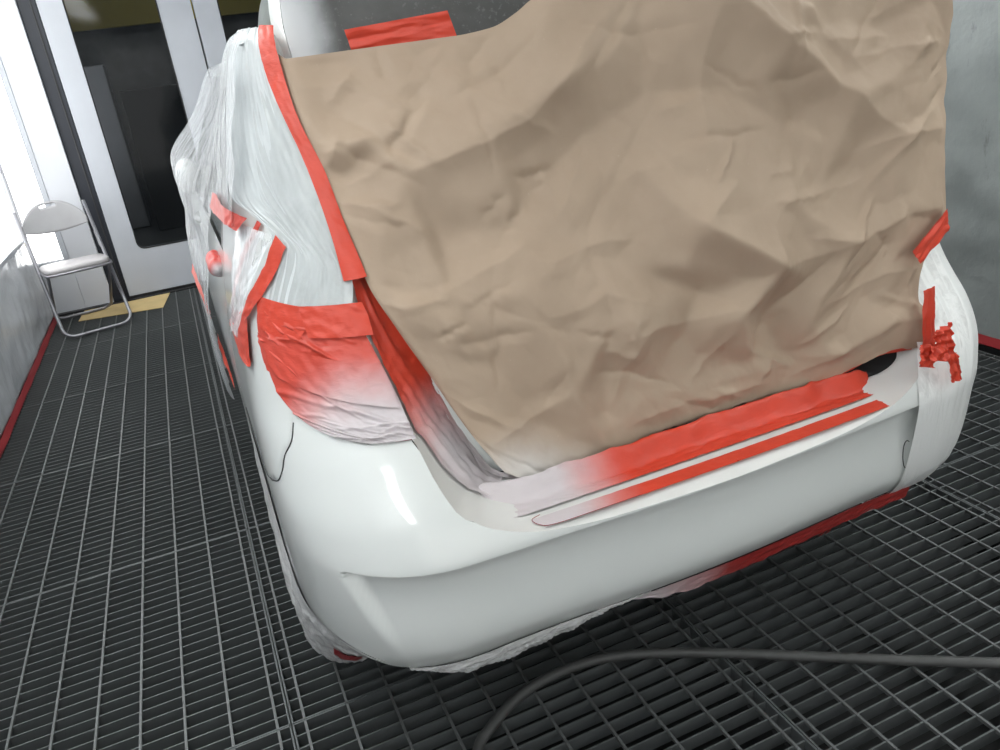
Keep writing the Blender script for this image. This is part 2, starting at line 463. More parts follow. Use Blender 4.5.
NW = 190
def bumper_fn(u, v):
    w = 6*u; m = w > 3; w = 6-w if m else w
    zl, zt = z_low(w), z_top(w)
    zc = min(Z_CREASE+.012*ss(2.2, 1.5, w), zt-.0005)
    z = zl+(zc-zl)*(v/.7) if v < .7 else zc+(zt-zc)*((v-.7)/.3)
    if v < .7:  # crowd the rows towards the crease
        z = zl+(zc-zl)*(1-(1-v/.7)**2.1)
    p = bumper_pt(w, z)
    return mir(p) if m else p
bumper = cpart(grid('rear_bumper', 2*NW, 90, bumper_fn, M['paint']))
lip = cpart(grid('bumper_underside', 120, 6, lambda u, v: (lambda p, c: p.lerp(c, v*.9))(bumper_fn(u, 0), Vector((XC+(bumper_fn(u, 0).x-XC)*.93, bumper_fn(u, 0).y+.16, .30))), M['black']))

# aperture edge of the skin and inner seal line (left half, k 0..1 from the roof to the centre)
e_w = tab([0, .17, .34, .5, .55, .62, .68, .72, .78, .86, 1.0], [1.464, 1.638, 1.753, 1.80, 1.846, 1.893, 1.913, 1.951, 2.03, 2.25, 3.0])
e_z = tab([0, .17, .34, .5, .55, .62, .68, .72, .78, .86, 1.0], [1.50, 1.343, 1.187, 1.037, .934, .85, .789, .713, .643, .602, .587])
a_x = tab([0, .17, .34, .5, .62, .72, .78, .86, 1.0], [1.315, 1.322, 1.338, 1.352, 1.392, 1.438, 1.478, 1.57, 1.92])
a_y = tab([0, .17, .34, .5, .62, .72, .78, .86, 1.0], [.20, .10, .005, -.085, -.165, -.20, -.235, -.275, -.285])
a_z = tab([0, .17, .34, .5, .62, .72, .78, .86, 1.0], [1.50, 1.345, 1.19, 1.04, .85, .70, .62, .597, .598])
def E_edge(k): return bumper_pt(e_w(k), z_top(e_w(k)) if k > .68 else e_z(k))
def A_edge(k): return Vector((a_x(k), a_y(k), a_z(k)))
def shelf_pt(k, s):
    """channel round the tailgate: s 0 at the outer skin, 1 at the seal, beyond 1 up the seal lip"""
    m = k > 1; k = 2-k if m else k
    e, a = E_edge(k), A_edge(k)
    b = ss(.70, .86, k)                      # 0 on the pillar, 1 on the sill
    if s <= 1:
        p = e.lerp(a, s)
        p = p+(1-b)*Vector((-.2, .8, -.1))*(.016*math.sin(math.pi*min(1, s))**.8)*ss(0, .1, k)
        top = a.z+.006
        p.z = p.z*(1-b)+b*(e.z+(top-e.z)*(1-(1-min(1, s/.30))**2.2))
    else:
        p = a+Vector((0, 0, 0)).lerp((Vector((.018, .012, 0))*(1-b)+Vector((0, .010, .004))*b), s-1)
        p.z += b*.006
    return mir(p) if m else p
shelf = cpart(grid('tailgate_sill', 260, 40, lambda u, v: shelf_pt(2*u, v*1.6), M['shelf'], flip=True))

# quarter panels
def quarter(sign):
    def f(u, v):
        z0 = None
        z = .672+(1.505-.672)*v
        wa = tab([.60, .629, .662, .713, .789, .85, .934, 1.037, 1.187, 1.343, 1.50, 1.56], [2.3, 2.078, 1.988, 1.951, 1.913, 1.893, 1.846, 1.80, 1.753, 1.638, 1.464, 1.42])(z)
        w = wa*u
        p = G(w, max(z, z_top(w)-.004) if v < .2 else z) - GN(w, z)*.0006*0
        if z < z_top(w): p = G(w, z)-GN(w, z)*.012
        return mir(p) if sign > 0 else p
    return cpart(grid('quarter_panel', 90, 90, f, M['paint'], flip=sign > 0))
ql = quarter(-1); qr = quarter(1)

# seam between bumper and quarter panel
tube_pts = [G(w, z)+GN(w, z)*.0005 for w, z in ((.3, .672), (.8, .672), (1.05, .678), (1.2, .70), (1.28, .728), (1.334, .76), (1.405, .79), (1.44, .82))]
cpart(tube('panel_gap', tube_pts, .0014, M['seam'], None, 6, 6))
cpart(tube('panel_gap', [mir(p) for p in tube_pts], .0014, M['seam'], None, 6, 6))

def house(y, z): return max(0, z-1.03)/.4*.09*ss(.35, 1.6, y)
def side_strip(name, y0, y1, z0, z1, m, sign, low=None, nu=20, nv=24, inset=0.):
    def f(u, v):
        y = y0+(y1-y0)*u; zl = low(y) if low else z0
        z = zl+(z1-zl)*v
        tap = .10*ss(2.4, 3.7, y)+house(y, z)
        p = Vector((side_x(z)+inset+tap, y, z)); return mir(p) if sign > 0 else p
    return cpart(grid(name, nu, nv, f, m, flip=sign < 0))
def arch(yc):
    def f(y):
        d = .34**2-(y-yc)**2
        return max(.22, .31+math.sqrt(d)) if d > 0 else .22
    return f
for sgn in (-1, 1):
    low = arch(.33)
    rd = side_strip('rear_door', .526, 1.45, .22, 1.04, M['paint'], sgn, low, nu=40)
    fd = side_strip('front_door', 1.456, 2.45, .22, 1.04, M['paint'], sgn)
    side_strip('front_wing', 2.456, 3.55, .22, .95, M['paint'], sgn, arch(2.98), nu=60)
    side_strip('side_window', .34, 2.4, 1.045, 1.46, M['car_glass'], sgn, inset=.006)
    side_strip('roof_rail', .40, 2.2, 1.455, 1.492, M['paint'], sgn)
    for y in (.56, 1.45): 
        side_strip('window_pillar', y-.03, y+.04, 1.04, 1.46, M['black'], sgn, inset=.001)
    side_strip('door_sill', .68, 2.6, .19, .22, M['black'], sgn, inset=.01)
    for y in (.68, 1.60):
        hx = side_x(.98)-.010
        pts = [Vector((hx+.03, y-.09, .98)), Vector((hx, y-.06, .982)), Vector((hx, y+.06, .982)), Vector((hx+.03, y+.09, .98))]
        h = tube('door_handle', [mir(p) if sgn > 0 else p for p in pts], .012, M['paint'], None, 8, 5); cpart(h)
    # wing mirror
    bm = bmesh.new(); bmesh.ops.create_uvsphere(bm, u_segments=20, v_segments=12, radius=1)
    mx = XC+sgn*(XC-1.10)
    bmesh.ops.transform(bm, matrix=Matrix.Translation((mx, 2.06, 1.09)) @ Matrix.Diagonal((.05, .10, .075, 1)), verts=bm.verts)
    cpart(bm_obj('wing_mirror', bm, M['paint'], None, True))
# roof, windscreen, bonnet, nose
def roof_fn(u, v):
    y = .22+(2.0-.22)*v; x0 = side_x(1.49)+house(y, 1.49); t = u*2-1
    zc = .03
    return Vector((XC+t*(XC-x0), y, 1.492+zc*(1-t*t)))
cpart(grid('roof', 40, 30, roof_fn, M['paint'], flip=True))
def screen_fn(u, v):
    t = u*2-1; y = 2.0+.78*v; z = 1.50-.47*v; x0 = side_x(z)+.02+house(y, z)
    return Vector((XC+t*(XC-x0), y+.10*(1-t*t), z+.02*(1-t*t)))
cpart(grid('windscreen', 30, 16, screen_fn, M['car_glass'], flip=True))
def bonnet_fn(u, v):
    t = u*2-1; y = 2.62+1.06*v; z = 1.03-.10*v-.26*v**4; hw = .80-.10*v-.05*v**3
    return Vector((XC+t*hw, y+.16*(1-t*t), z+.05*(1-t*t)-.06*abs(t)**6))
cpart(grid('bonnet', 40, 24, bonnet_fn, M['paint'], flip=True))
def nose_fn(u, v):
    t = u*2-1; z = .22+.50*v
    return Vector((XC+t*.79, 3.56+.22*(1-abs(t)**2.6)-.05*(v-.5)**2, z))
cpart(grid('front_bumper', 50, 16, nose_fn, M['paint']))
# wheels
def wheel(x, y, s):
    bm = bmesh.new(); prof = [(.20, -.09), (.28, -.105), (.305, -.095), (.312, -.05), (.312, .05), (.305, .095), (.28, .105), (.20, .09)]
    n = 36; vs = [[bm.verts.new((b, r*math.cos(2*math.pi*k/n), r*math.sin(2*math.pi*k/n))) for r, b in prof] for k in range(n)]
    for k in range(n):
        for j in range(len(prof)-1): bm.faces.new((vs[k][j], vs[k][j+1], vs[(k+1) % n][j+1], vs[(k+1) % n][j]))
    t = bm_obj('wheel', bm, M['rubber'], None, True); t.location = (x, y, .312); cpart(t)
    bm = bmesh.new(); bmesh.ops.create_cone(bm, cap_ends=True, segments=32, radius1=.205, radius2=.19, depth=.15)
    bmesh.ops.rotate(bm, matrix=Matrix.Rotation(s*math.pi/2, 3, 'Y'), verts=bm.verts)
    bm_obj('rim', bm, M['rim'], t)
    for k in range(5):
        a = 2*math.pi*k/5; box('spoke', (s*.085, .11*math.cos(a), .11*math.sin(a)), (.02, .035, .15), M['chrome'], t, .004, Matrix.Rotation(a-math.pi/2, 3, 'X'))
for s in (-1, 1):
    for y in (.33, 2.98): wheel(XC+s*.735, y, s)
# tailgate
gate_y = tab([.60, .65, .8, .9, 1.05, 1.25, 1.45, 1.6, 1.7], [-.255, -.245, -.215, -.185, -.115, .01, .12, .17, .19])
gate_x = tab([.60, .64, .72, .85, 1.04, 1.2, 1.35, 1.5, 1.6], [1.52, 1.46, 1.42, 1.37, 1.345, 1.335, 1.322, 1.318, 1.33])
def gate_fn(u, v, z0=.62, z1=1.50, off=0.):
    z = z0+(z1-z0)*v; x0 = gate_x(z); t = u*2-1
    return Vector((XC+t*(XC-x0), gate_y(z)+.012+off-.015*(1-t*t)+.03*abs(t)**8, z))
gate = empty('tailgate', (XC, 0, 1.0)); cpart(gate)
def gpart(o): o.location = o.location-Vector((XC, 0, 1.0)); o.parent = gate; return o
gpart(grid('gate_skin', 40, 30, lambda u, v: gate_fn(u, v, .62, 1.12), M['paint']))
gpart(grid('rear_glass', 40, 24, lambda u, v: gate_fn(.003+.994*u, v, 1.13, 1.575, .001), M['rear_glass']))
gpart(grid('glass_frame', 4, 24, lambda u, v: gate_fn(-.016+.018*u, v, 1.12, 1.58), M['paint']))
gpart(grid('glass_frame', 4, 24, lambda u, v: gate_fn(.998+.018*u, v, 1.12, 1.58), M['paint']))
def spoiler_fn(u, v):
    p = gate_fn(-.012+1.024*u, 0, 1.575, 1.6); e = abs(2*u-1)
    if v < .5: return p+Vector((0, -.015+.36*(v/.5), .004+.012*math.sin(math.pi*v/.5)-.075*(v/.5)**2*(1-.3*(1-e*e))))
    t = (v-.5)/.5
    return p+Vector((0, .345-.36*t, -.075*(1-t)**2*(1-.3*(1-e*e))-.012*math.sin(math.pi*t)))
gpart(grid('spoiler', 30, 20, spoiler_fn, M['paint']))
cpart(box('load_floor', (XC, .55, .56), (1.2, 1.3, .03), M['black']))

# ------------------------------------------------------------------ tail lamps (parts of the car)
LAMP_L = [(1.344, 1.024), (1.314, .986), (1.312, .949), (1.348, .908), (1.406, .861), (1.486, .834), (1.616, .810), (1.769, .795)]
LAMP_R = [(1.796, 1.007), (1.822, .968), (1.846, .934), (1.872, .892), (1.893, .85), (1.903, .82), (1.909, .80), (1.913, .789)]
def poly2(pts):
    n = len(pts); xs = [i/(n-1) for i in range(n)]
    fx = tab(xs, [p[0] for p in pts]); fy = tab(xs, [p[1] for p in pts])
    return lambda t: (fx(t), fy(t))
def SK(w, z):
    if w >= 0: return G(w, z)
    return Vector((side_x(z)+house(.52-w, z), .52-w, z))
def SKN(w, z):
    return GN(w, z) if w >= 0 else Vector((-1, 0, .1)).normalized()
def patch(name, L, R, m, off=.003, nu=24, nv=40, wr=0., fx=20, fy=6, seed=0, right=False, lift=None, base=SK, nrm=SKN):
    """film or tape laid on the skin between two border lines given as (w, z)"""
    l, r = poly2(L), poly2(R)
    def f(u, v):
        a, b = l(v), r(v); w = a[0]+(b[0]-a[0])*u; z = a[1]+(b[1]-a[1])*u
        h = off+(wr*(nz(u*fx+seed*7.1, v*fy, seed)+.5*nz(u*fx*2.3, v*fy*2.3+seed, 3.3)) if wr else 0)
        if lift: h += lift(u, v)
        p = base(w, z)+nrm(w, z)*h
        return mir(p) if right else p
    return grid(name, nu, nv, f, m, flip=right)
for rt in (False, True):
    lamp = cpart(patch('tail_lamp', LAMP_L, LAMP_R, M['lens'], .003, 20, 24, right=rt))
    cpart(patch('lamp_rim', [(a[0]-.004, a[1]-.0015) for a in LAMP_L], LAMP_L, M['seam'], .0012, 2, 24, right=rt))

# ------------------------------------------------------------------ masking tape and film on the car
def tape(o, label): return tag(o, label, 'tape', 'masking tape on the car')
def film(o, label): return tag(o, label, 'plastic film', 'masking film on the car')

# tape over the tail lamp: a crumpled cover and overlapping strips
def ridges(seed, amp, lines):
    def f(u, v):
        h = 0
        for (cu, cv, ang, wid, ln, a) in lines:
            ca, sa = math.cos(ang), math.sin(ang); du, dv = u-cu, v-cv
            x = du*ca+dv*sa; y = -du*sa+dv*ca+.04*math.sin(5*x+seed)
            h += a*max(0, 1-abs(y)/wid)*max(0, 1-(abs(x)/ln)**4)
        return amp*h
    return f
rr = random.Random(11)
LR = [(rr.uniform(.05, .95), rr.uniform(.05, .95), rr.uniform(-.1, .75), rr.uniform(.012, .035), rr.uniform(.12, .4), rr.uniform(.3, 1)) for _ in range(34)]
tape(patch('lamp_masking_tape', [(a[0]-.003, a[1]-.002) for a in LAMP_L], [(a[0]+.012, a[1]) for a in LAMP_R], M['tape_lamp'], .006, 90, 110, .0016, 9, 12, 1, lift=ridges(1, .0068, LR)),
     'crumpled red tape covering the tail lamp, fading to white mist at its lower end')
tape(patch('masking_tape', [(1.335, 1.033), (1.335, 1.005), (1.34, .972)], [(1.62, 1.014), (1.61, .985), (1.56, .955)], M['tape_clean'], .010, 40, 14, .002, 6, 4, 2),
     'clean orange tape flap along the outer top edge of the masked tail lamp')
tape(patch('masking_tape', [(1.585, 1.016), (1.60, .99), (1.615, .962)], [(1.845, 1.012), (1.862, .985), (1.868, .955)], M['tape_clean'], .013, 40, 14, .002, 5, 4, 5),
     'clean orange tape patch over the inner top corner of the masked tail lamp')
tape(patch('masking_tape', [(1.325, .965), (1.335, .93), (1.36, .90)], [(1.875, .905), (1.892, .87), (1.90, .835)], M['tape_lamp'], .0115, 60, 14, .0022, 11, 4, 8),
     'wrinkled red tape band running across the middle of the masked tail lamp')
# tape down the rear pillar
T1L = [(1.418, 1.512), (1.522, 1.427), (1.611, 1.353), (1.692, 1.27), (1.74, 1.188), (1.788, 1.05)]
T1R = [(1.555, 1.506), (1.632, 1.432), (1.70, 1.341), (1.787, 1.239), (1.825, 1.148), (1.875, 1.052)]
tape(patch('pillar_masking_tape', T1L, T1R, M['tape_clean'], .0125, 10, 90, .0016, 3, 22, 3),
     'long orange tape strip down the rear pillar along the paper edge')
# tape in the channel beside the tailgate
def shelf_n(k, s):
    n = normal(shelf_pt, k, s); 
    return n if n.y < 0 or n.z > 0 else -n
def shelf_patch(name, k0, k1, s0, s1, m, off=.003, nu=80, nv=14, wr=.002, fx=20, fy=4, seed=0, lift=None):
    def f(u, v):
        k = k0+(k1-k0)*u; a = s0(u) if callable(s0) else s0; b = s1(u) if callable(s1) else s1
        s = a+(b-a)*v
        h = off+wr*(nz(u*fx+seed*3.7, v*fy, seed)+.5*nz(u*fx*2.1, v*fy*2.1, seed+5))
        if lift: h += lift(u, v)
        n = normal(shelf_pt, k, min(s, .98)); n = n if (n.y < 0 or n.z > .5) else -n
        return shelf_pt(k, s)+n*h
    return grid(name, nu, nv, f, m)
CR = [(rr.uniform(.0, 1), rr.uniform(.1, .9), rr.uniform(-.15, .15), rr.uniform(.05, .14), rr.uniform(.06, .25), rr.uniform(.3, 1)) for _ in range(16)]
tape(shelf_patch('channel_masking_tape', .478, .80, lambda u: .13+.45*ss(.55, 1, u), 1.04, M['tape_channel'], .006, 120, 22, .0028, 16, 4, 2, lift=ridges(3, .005, CR)),
     'red tape down the channel beside the tailgate, misted white at the bumper end')
tape(shelf_patch('channel_masking_tape', .50, .90, .95, 1.5, M['tape_channel'], .012, 120, 14, .003, 18, 4, 6),
     'narrow tape ridge beside the brown paper above the channel tape')
# tape along the bumper sill
def sill_z(x, y): return .606
def sill_lift(u, v): return .042*ss(.50, 1, v)*(1-.55*ss(.93, 1, u))*(.85+.15*ss(.0, .35, u))+.004*nz(u*22, v*5, 4)*ss(.1, .5, v)+.003*max(0, nz(u*40+v*8, v*3, 9))
def sill_tape(u, v):
    x = 1.43+.975*u
    top = tab([1.43, 1.50, 1.62, 1.73, 1.80, 1.96, 2.12, 2.30, 2.43], [-.290, -.306, -.318, -.322, -.320, -.318, -.318, -.322, -.326])(x)
    y = -.381+(top+.381)*v+(.014*nz(x*14, 2, 1)*v)
    return Vector((x, y-.004*(1-v)*math.sin(u*3.14), .6085+sill_lift(u, v)+.002*nz(x*60, v*6, 2)*v))
tape(grid('sill_masking_tape', 200, 26, sill_tape, M['tape']), 'wide wrinkled red tape along the bumper sill under the brown paper')
def strip_fn(u, v):
    x = 1.492+.868*u; e = min(u, 1-u)*.868
    hw = .0190*min(1, math.sqrt(max(0., 1-(1-min(1, e/.02))**2))+.35)
    yc = -.4185-.006*math.sin(math.pi*u)
    return Vector((x+.012*(v-.5)*(1 if u > .5 else -1), yc+(v*2-1)*hw, .6062+.0008*nz(x*40, v*4)))
tape(grid('strip_masking_tape', 160, 8, strip_fn, M['tape']), 'straight narrow red tape strip along the front of the bumper sill')
# raised edge of the sill strip: a thin dark film outline where the tape is misted over
tag(tube('strip_outline', [(1.70, -.4415, .607), (1.60, -.4405, .607), (1.52, -.4375, .607), (1.496, -.425, .607), (1.490, -.402, .607), (1.51, -.394, .607)], .0006, M['tape_dark'], None, 5, 8),
    'thin bare edge line around the misted left end of the sill strip', 'tape', 'masking tape on the car')

# tapes on the left flank
tape(patch('masking_tape', [(1.496, 1.140), (1.40, 1.079), (1.257, 1.019), (1.164, .985)], [(1.545, 1.118), (1.452, 1.060), (1.35, 1.020), (1.225, .978)], M['tape_clean'], .012, 8, 40, .003, 2, 8, 4),
     'loose orange tape strip slanting from the pillar film down to the wing')
tape(patch('masking_tape', [(1.375, 1.166), (1.205, 1.10), (1.0, .99), (.72, .90)], [(1.40, 1.160), (1.232, 1.09), (1.035, .985), (.82, .895)], M['tape_fogged'], .008, 6, 60, .002, 2, 12, 7),
     'thin red tape edge running down the flank behind the taped door handle')
tape(patch('masking_tape', [(.55, .905), (.90, .892), (1.165, .885)], [(1.227, .998), (1.221, .95), (1.20, .888)], M['tape_clean'], .008, 14, 24, .0035, 6, 6, 9),
     'pointed orange tape tail hanging at the lower end of the flank film')
tape(patch('masking_tape', [(-.15, 1.128), (.6, 1.142), (1.1, 1.148), (1.25, 1.142)], [(-.02, 1.178), (.6, 1.188), (1.15, 1.180), (1.35, 1.168)], M['tape_fogged'], .024, 8, 60, .003, 3, 16, 10),
     'red tape fogged with white paint along the rear window ledge')

def wrap(u, v):
    a = 2*math.pi*u; t = v*2-1; y = .57+.20*v; r = (.021+.006*nz(u*5, v*6, 3))*math.sqrt(max(0., 1-t**6))
    return Vector((side_x(.98)-.010+r*math.cos(a), y, .982+r*1.25*math.sin(a)))
tape(grid('handle_masking_tape', 24, 16, wrap, M['tape_handle']), 'crumpled red tape wrapped around the rear door handle')
# clear film over roof and flank
def film_side(u, v):
    y = .10+2.75*u
    zb = 1.165-(.80)*ss(.62, .84, u*2.75/1.55+.12) if y > .75 else 1.165
    zb = 1.16-.78*ss(.72, 1.25, y)
    if v < .22:
        y = max(y, .36); t = v/.22; x1 = side_x(1.515)+house(y, 1.515)-.008
        p = Vector((1.72+(x1-1.72)*t, y, 1.530-.012*t**2.2-.02*ss(1.2, 2.4, y)))
    else:
        t = (v-.22)/.78; z = 1.515+(zb-1.515)*t
        b = side_x(z)+house(y, z)
        tent = .085*math.exp(-((z-1.14)/.13)**2)*ss(.75, 1.5, y)+.022*ss(1.0, .75, z)
        p = Vector((b-.012-tent, y, z))
    f = .006*nz(y*9, v*5, 1)+.004*nz(y*26, v*6, 2)+.010*ss(.6, 1, v)*math.sin(y*34+3*nz(y*3, v*4))*ss(.9, 1.2, y)*.6
    return p+Vector((-f, 0, .4*f))
film(grid('masking_film', 240, 110, film_side, M['film']), 'clear plastic film tented over the roof and the left doors of the car')
# fogged film on the rear pillar
PF_L = [(1.02, 1.52), (1.0, 1.42), (1.0, 1.30), (1.05, 1.21), (1.30, 1.18), (1.46, 1.135), (1.36, 1.03)]
PF_R = [(1.44, 1.512), (1.545, 1.42), (1.66, 1.31), (1.74, 1.22), (1.79, 1.12), (1.82, 1.05), (1.80, .99)]
film(patch('masking_film', PF_L, PF_R, M['film_pillar'], .007, 60, 90, .0035, 16, 4, 6), 'fogged plastic film smoothed over the rear pillar above the tail lamp')
film(patch('masking_film', [(1.22, 1.16), (1.10, 1.07), (1.02, .985), (.85, .91)], [(1.48, 1.14), (1.35, 1.07), (1.24, 1.01), (1.10, .93)], M['film'], .012, 30, 60, .005, 5, 5, 12),
     'crinkled white film bunched between the flank tapes')
# film skirt over the rear wheel
sk_x = tab([0, .25, .45, .6, .75, .87, 1], [1.072, 1.056, 1.052, 1.06, 1.10, 1.145, 1.205]); sk_y = tab([0, .25, .45, .6, .75, .87, 1], [.60, .28, .09, .015, -.07, -.115, -.20]); sk_z = tab([0, .25, .45, .6, .75, .87, 1], [.22, .20, .19, .18, .185, .20, .30])
def skirt(u, v):
    w = .1+1.5*u; zt = z_low(w)+.035-.015*u; t = bumper_pt(w, zt)+GN(w, zt)*.004
    b = Vector((sk_x(u), sk_y(u), sk_z(u)))
    p = t.lerp(b, v)
    bul = .014*math.sin(math.pi*v)*math.sin(math.pi*u)
    f = .006*nz(u*26, v*7, 2)*ss(0, .3, v)+.004*nz(u*50+v*9, v*9, 5)*ss(0, .3, v)
    return p+Vector((-.8, -.6, 0))*(f+bul)
film(grid('masking_film', 110, 40, skirt, M['film_grey']), 'grey plastic film skirt hanging below the rear bumper corner')
def spot_tape(u, v): 
    a = u*.10+.80; b = .50+v*.32
    p = skirt(a, b); return p+Vector((-.5, -.8, 0))*.003
tape(grid('masking_tape', 14, 10, spot_tape, M['tape_dark']), 'small red tape patch on the film skirt below the bumper corner')
# film tucked under the lower bumper lip
def lipfilm(u, v):
    w = 1.70+.95*u; t = bumper_pt(w, z_low(w)+.008)+GN(w, z_low(w)+.008)*.004
    drop = .085*math.sin(math.pi*min(1, u*1.02)**.75)
    p = t+Vector((0, .045*v*v*1.6, -drop*v-.004*v))
    f = .009*nz(u*16+v*6, v*5, 3)+.006*nz(u*40+v*22, v*10, 8)
    return p+Vector((0, -1, -.3))*f*ss(0, .2, v)
film(grid('masking_film', 160, 26, lipfilm, M['film_grey']), 'crumpled film strip tucked under the lower bumper lip')
def lowtape(u, v):
    w = 2.42+1.63*u; m = w > 3; w = 6-w if m else w
    t = bumper_pt(w, z_low(w)+.004)+Vector((0, -.003, 0)); t = mir(t) if m else t
    drop = .044*ss(0, .25, u)+.006*nz(u*20, 0, 3)
    p = t+Vector((0, .014*v, -drop*v-.002))
    return p+Vector((0, -1, 0))*(.003*nz(u*30+v*3, v*4, 1)*ss(0, .3, v))
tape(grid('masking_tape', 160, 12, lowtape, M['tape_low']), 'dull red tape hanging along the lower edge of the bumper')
def tail(u, v):
    a = -2.2+4.4*v
    return Vector((2.268+.012*math.sin(a*1.3)+(u-.5)*.012, -.335+.01*math.cos(a), .262-.018*math.cos(a*.9)-.012))
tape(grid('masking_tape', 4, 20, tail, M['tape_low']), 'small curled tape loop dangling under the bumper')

# film over the right rear corner
def film_right(u, v):
    z = .24+.90*v
    w0 = tab([.24, .45, .60, .70, .80, 1.0, 1.1], [2.03, 2.07, 2.06, 1.985, 1.93, 1.84, 1.80])(z)
    w = w0+(.55-w0)*u
    zz = max(z, .30)
    p = G(w, zz); n = GN(w, zz); p.z = z
    if z < .34: p = p+Vector((.02, .05, 0))*((.34-z)/.1)
    bul = .002+(.045*ss(.55, .75, z)+.05*ss(.75, .97, z))*ss(.0, .25, u)
    f = .006*nz(u*22+nz(z*3, 1)*1.2, z*2.2, 5)+.0035*nz(u*48, z*3, 7)
    return mir(p+n*((bul+f)*ss(0, .06, u)+.003))
film(grid('masking_film', 110, 90, film_right, M['film_white'], flip=True), 'fogged white film wrapped over the right rear corner of the car')
def flat_tape(name, P, m, label, wr=.004, n=18, seed=0, thick=0):
    """small loose tape piece spanned between four corner points"""
    a, b, c, d = [Vector(p) for p in P]; nn = (b-a).cross(d-a).normalized()
    def f(u, v):
        p = a.lerp(b, u).lerp(d.lerp(c, u), v)
        return p+nn*wr*(nz(u*4+seed, v*4, seed)+.4*nz(u*9, v*9, seed+2))
    return tape(grid(name, n, n, f, m), label)

flat_tape('masking_tape', [(1.036, 1.12, .715), (1.040, 1.12, .745), (1.026, 1.5, .835), (1.014, 1.5, .805)], M['tape_clean'], 'narrow orange tape on the hanging edge of the door film, upper piece', .004, 18, 8)
flat_tape('masking_tape', [(1.050, .90, .535), (1.052, .90, .585), (1.044, 1.12, .665), (1.036, 1.12, .615)], M['tape_clean'], 'narrow orange tape on the hanging edge of the door film, lower piece', .004, 18, 9)

# ------------------------------------------------------------------ brown paper over the tailgate
PB = [(1.474, -.290, .679), (1.49, -.298, .655), (1.53, -.303, .634), (1.618, -.303, .618), (1.734, -.306, .614), (1.81, -.303, .640), (1.96, -.303, .642), (2.119, -.303, .640), (2.20, -.306, .634), (2.279, -.318, .640), (2.325, -.335, .660), (2.406, -.37, .694), (2.482, -.39, .694)]
PT = [(1.283, .085, 1.462), (1.30, .095, 1.452), (1.408, .062, 1.452), (1.50, .03, 1.452), (1.611, -.007, 1.452), (1.679, -.026, 1.458), (1.73, -.033, 1.478), (1.765, -.036, 1.498), (1.826, -.048, 1.518), (2.103, -.118, 1.525), (2.425, -.181, 1.51), (2.675, -.213, 1.475)]
PLOW = [(1.474, -.290, .679), (1.44, -.252, .748), (1.396, -.217, .856), (1.354, -.180, .96)]
PLW = [(1.875, 1.041), (1.832, 1.121), (1.77, 1.222), (1.693, 1.332), (1.624, 1.424), (1.590, 1.462)]
PR = [(2.482, -.39, .694), (2.500, -.388, .755), (2.482, -.362, .790), (2.503, -.348, .865), (2.598, -.318, .947), (2.612, -.292, 1.048), (2.630, -.27, 1.131), (2.656, -.238, 1.274), (2.67, -.228, 1.374), (2.675, -.213, 1.475)]
def curve3(pts, by=None):
    P = [Vector(p) for p in pts]
    if by is None:
        d = [0]
        for i in range(1, len(P)): d.append(d[-1]+(P[i]-P[i-1]).length)
        ts = [x/d[-1] for x in d]
    else: ts = by
    f = [tab(ts, [p[i] for p in P]) for i in range(3)]
    return lambda t: Vector((f[0](t), f[1](t), f[2](t)))
PL3 = [Vector(p) for p in PLOW]+[SK(*p)+SKN(*p)*.003 for p in PLW]
PL3[0] = Vector(PB[0]); PT[0] = tuple(PL3[-1])
def norm_t(pts, ax):
    a, b = pts[0][ax], pts[-1][ax]; return [(p[ax]-a)/(b-a) for p in pts]
cB, cT = curve3(PB, norm_t(PB, 0)), curve3(PT, norm_t(PT, 0))
cL, cR = curve3(PL3, norm_t(PL3, 2)), curve3(PR, norm_t(PR, 2))
def paper_base(a, b):
    p = cB(a)*(1-b)+cT(a)*b+cL(b)*(1-a)+cR(b)*a-(cB(0)*(1-a)*(1-b)+cB(1)*a*(1-b)+cT(0)*(1-a)*b+cT(1)*a*b)
    p.y -= .055*max(0., math.sin(math.pi*a))**.8*math.sin(math.pi*min(1, b*.95)**.75)
    return p
# fold points of the sheet: position across, position up, how far it stands proud (cm)
FOLDS = [(.104, .707, 2), (.23, .794, 3), (.352, .81, 3), (.422, .842, 2), (.128, .58, -1.5), (.27, .649, -2), (.389, .693, -2), (.468, .757, -1),
         (.601, .918, 3), (.685, .813, 3), (.80, .686, 2.5), (.898, .581, 1), (.603, .728, -1), (.706, .658, -1.5), (.812, .543, -1), (.489, .452, 3),
         (.559, .517, 1.5), (.613, .322, 3.5), (.775, .348, 2), (.959, .387, 1), (.393, .395, -2), (.487, .31, -2), (.65, .223, -2), (.852, .226, -1.5),
         (.085, .393, 1.5), (.209, .44, 1), (.349, .293, 2), (.569, .243, 2.5), (.738, .173, 1.5), (.124, .299, -1), (.305, .217, -1.5), (.485, .176, -1.5),
         (.686, .113, -1), (.014, .77, 1.5), (.084, .80, 2), (.043, .735, -1), (.042, .618, 1.5), (.098, .572, 1), (.057, .871, -.5), (.145, .922, .5),
         (.255, .94, -.5), (.547, .674, 1), (.148, .143, -1), (.228, .188, 1), (.911, .755, 1), (.86, .826, -1), (.839, .092, 1)]
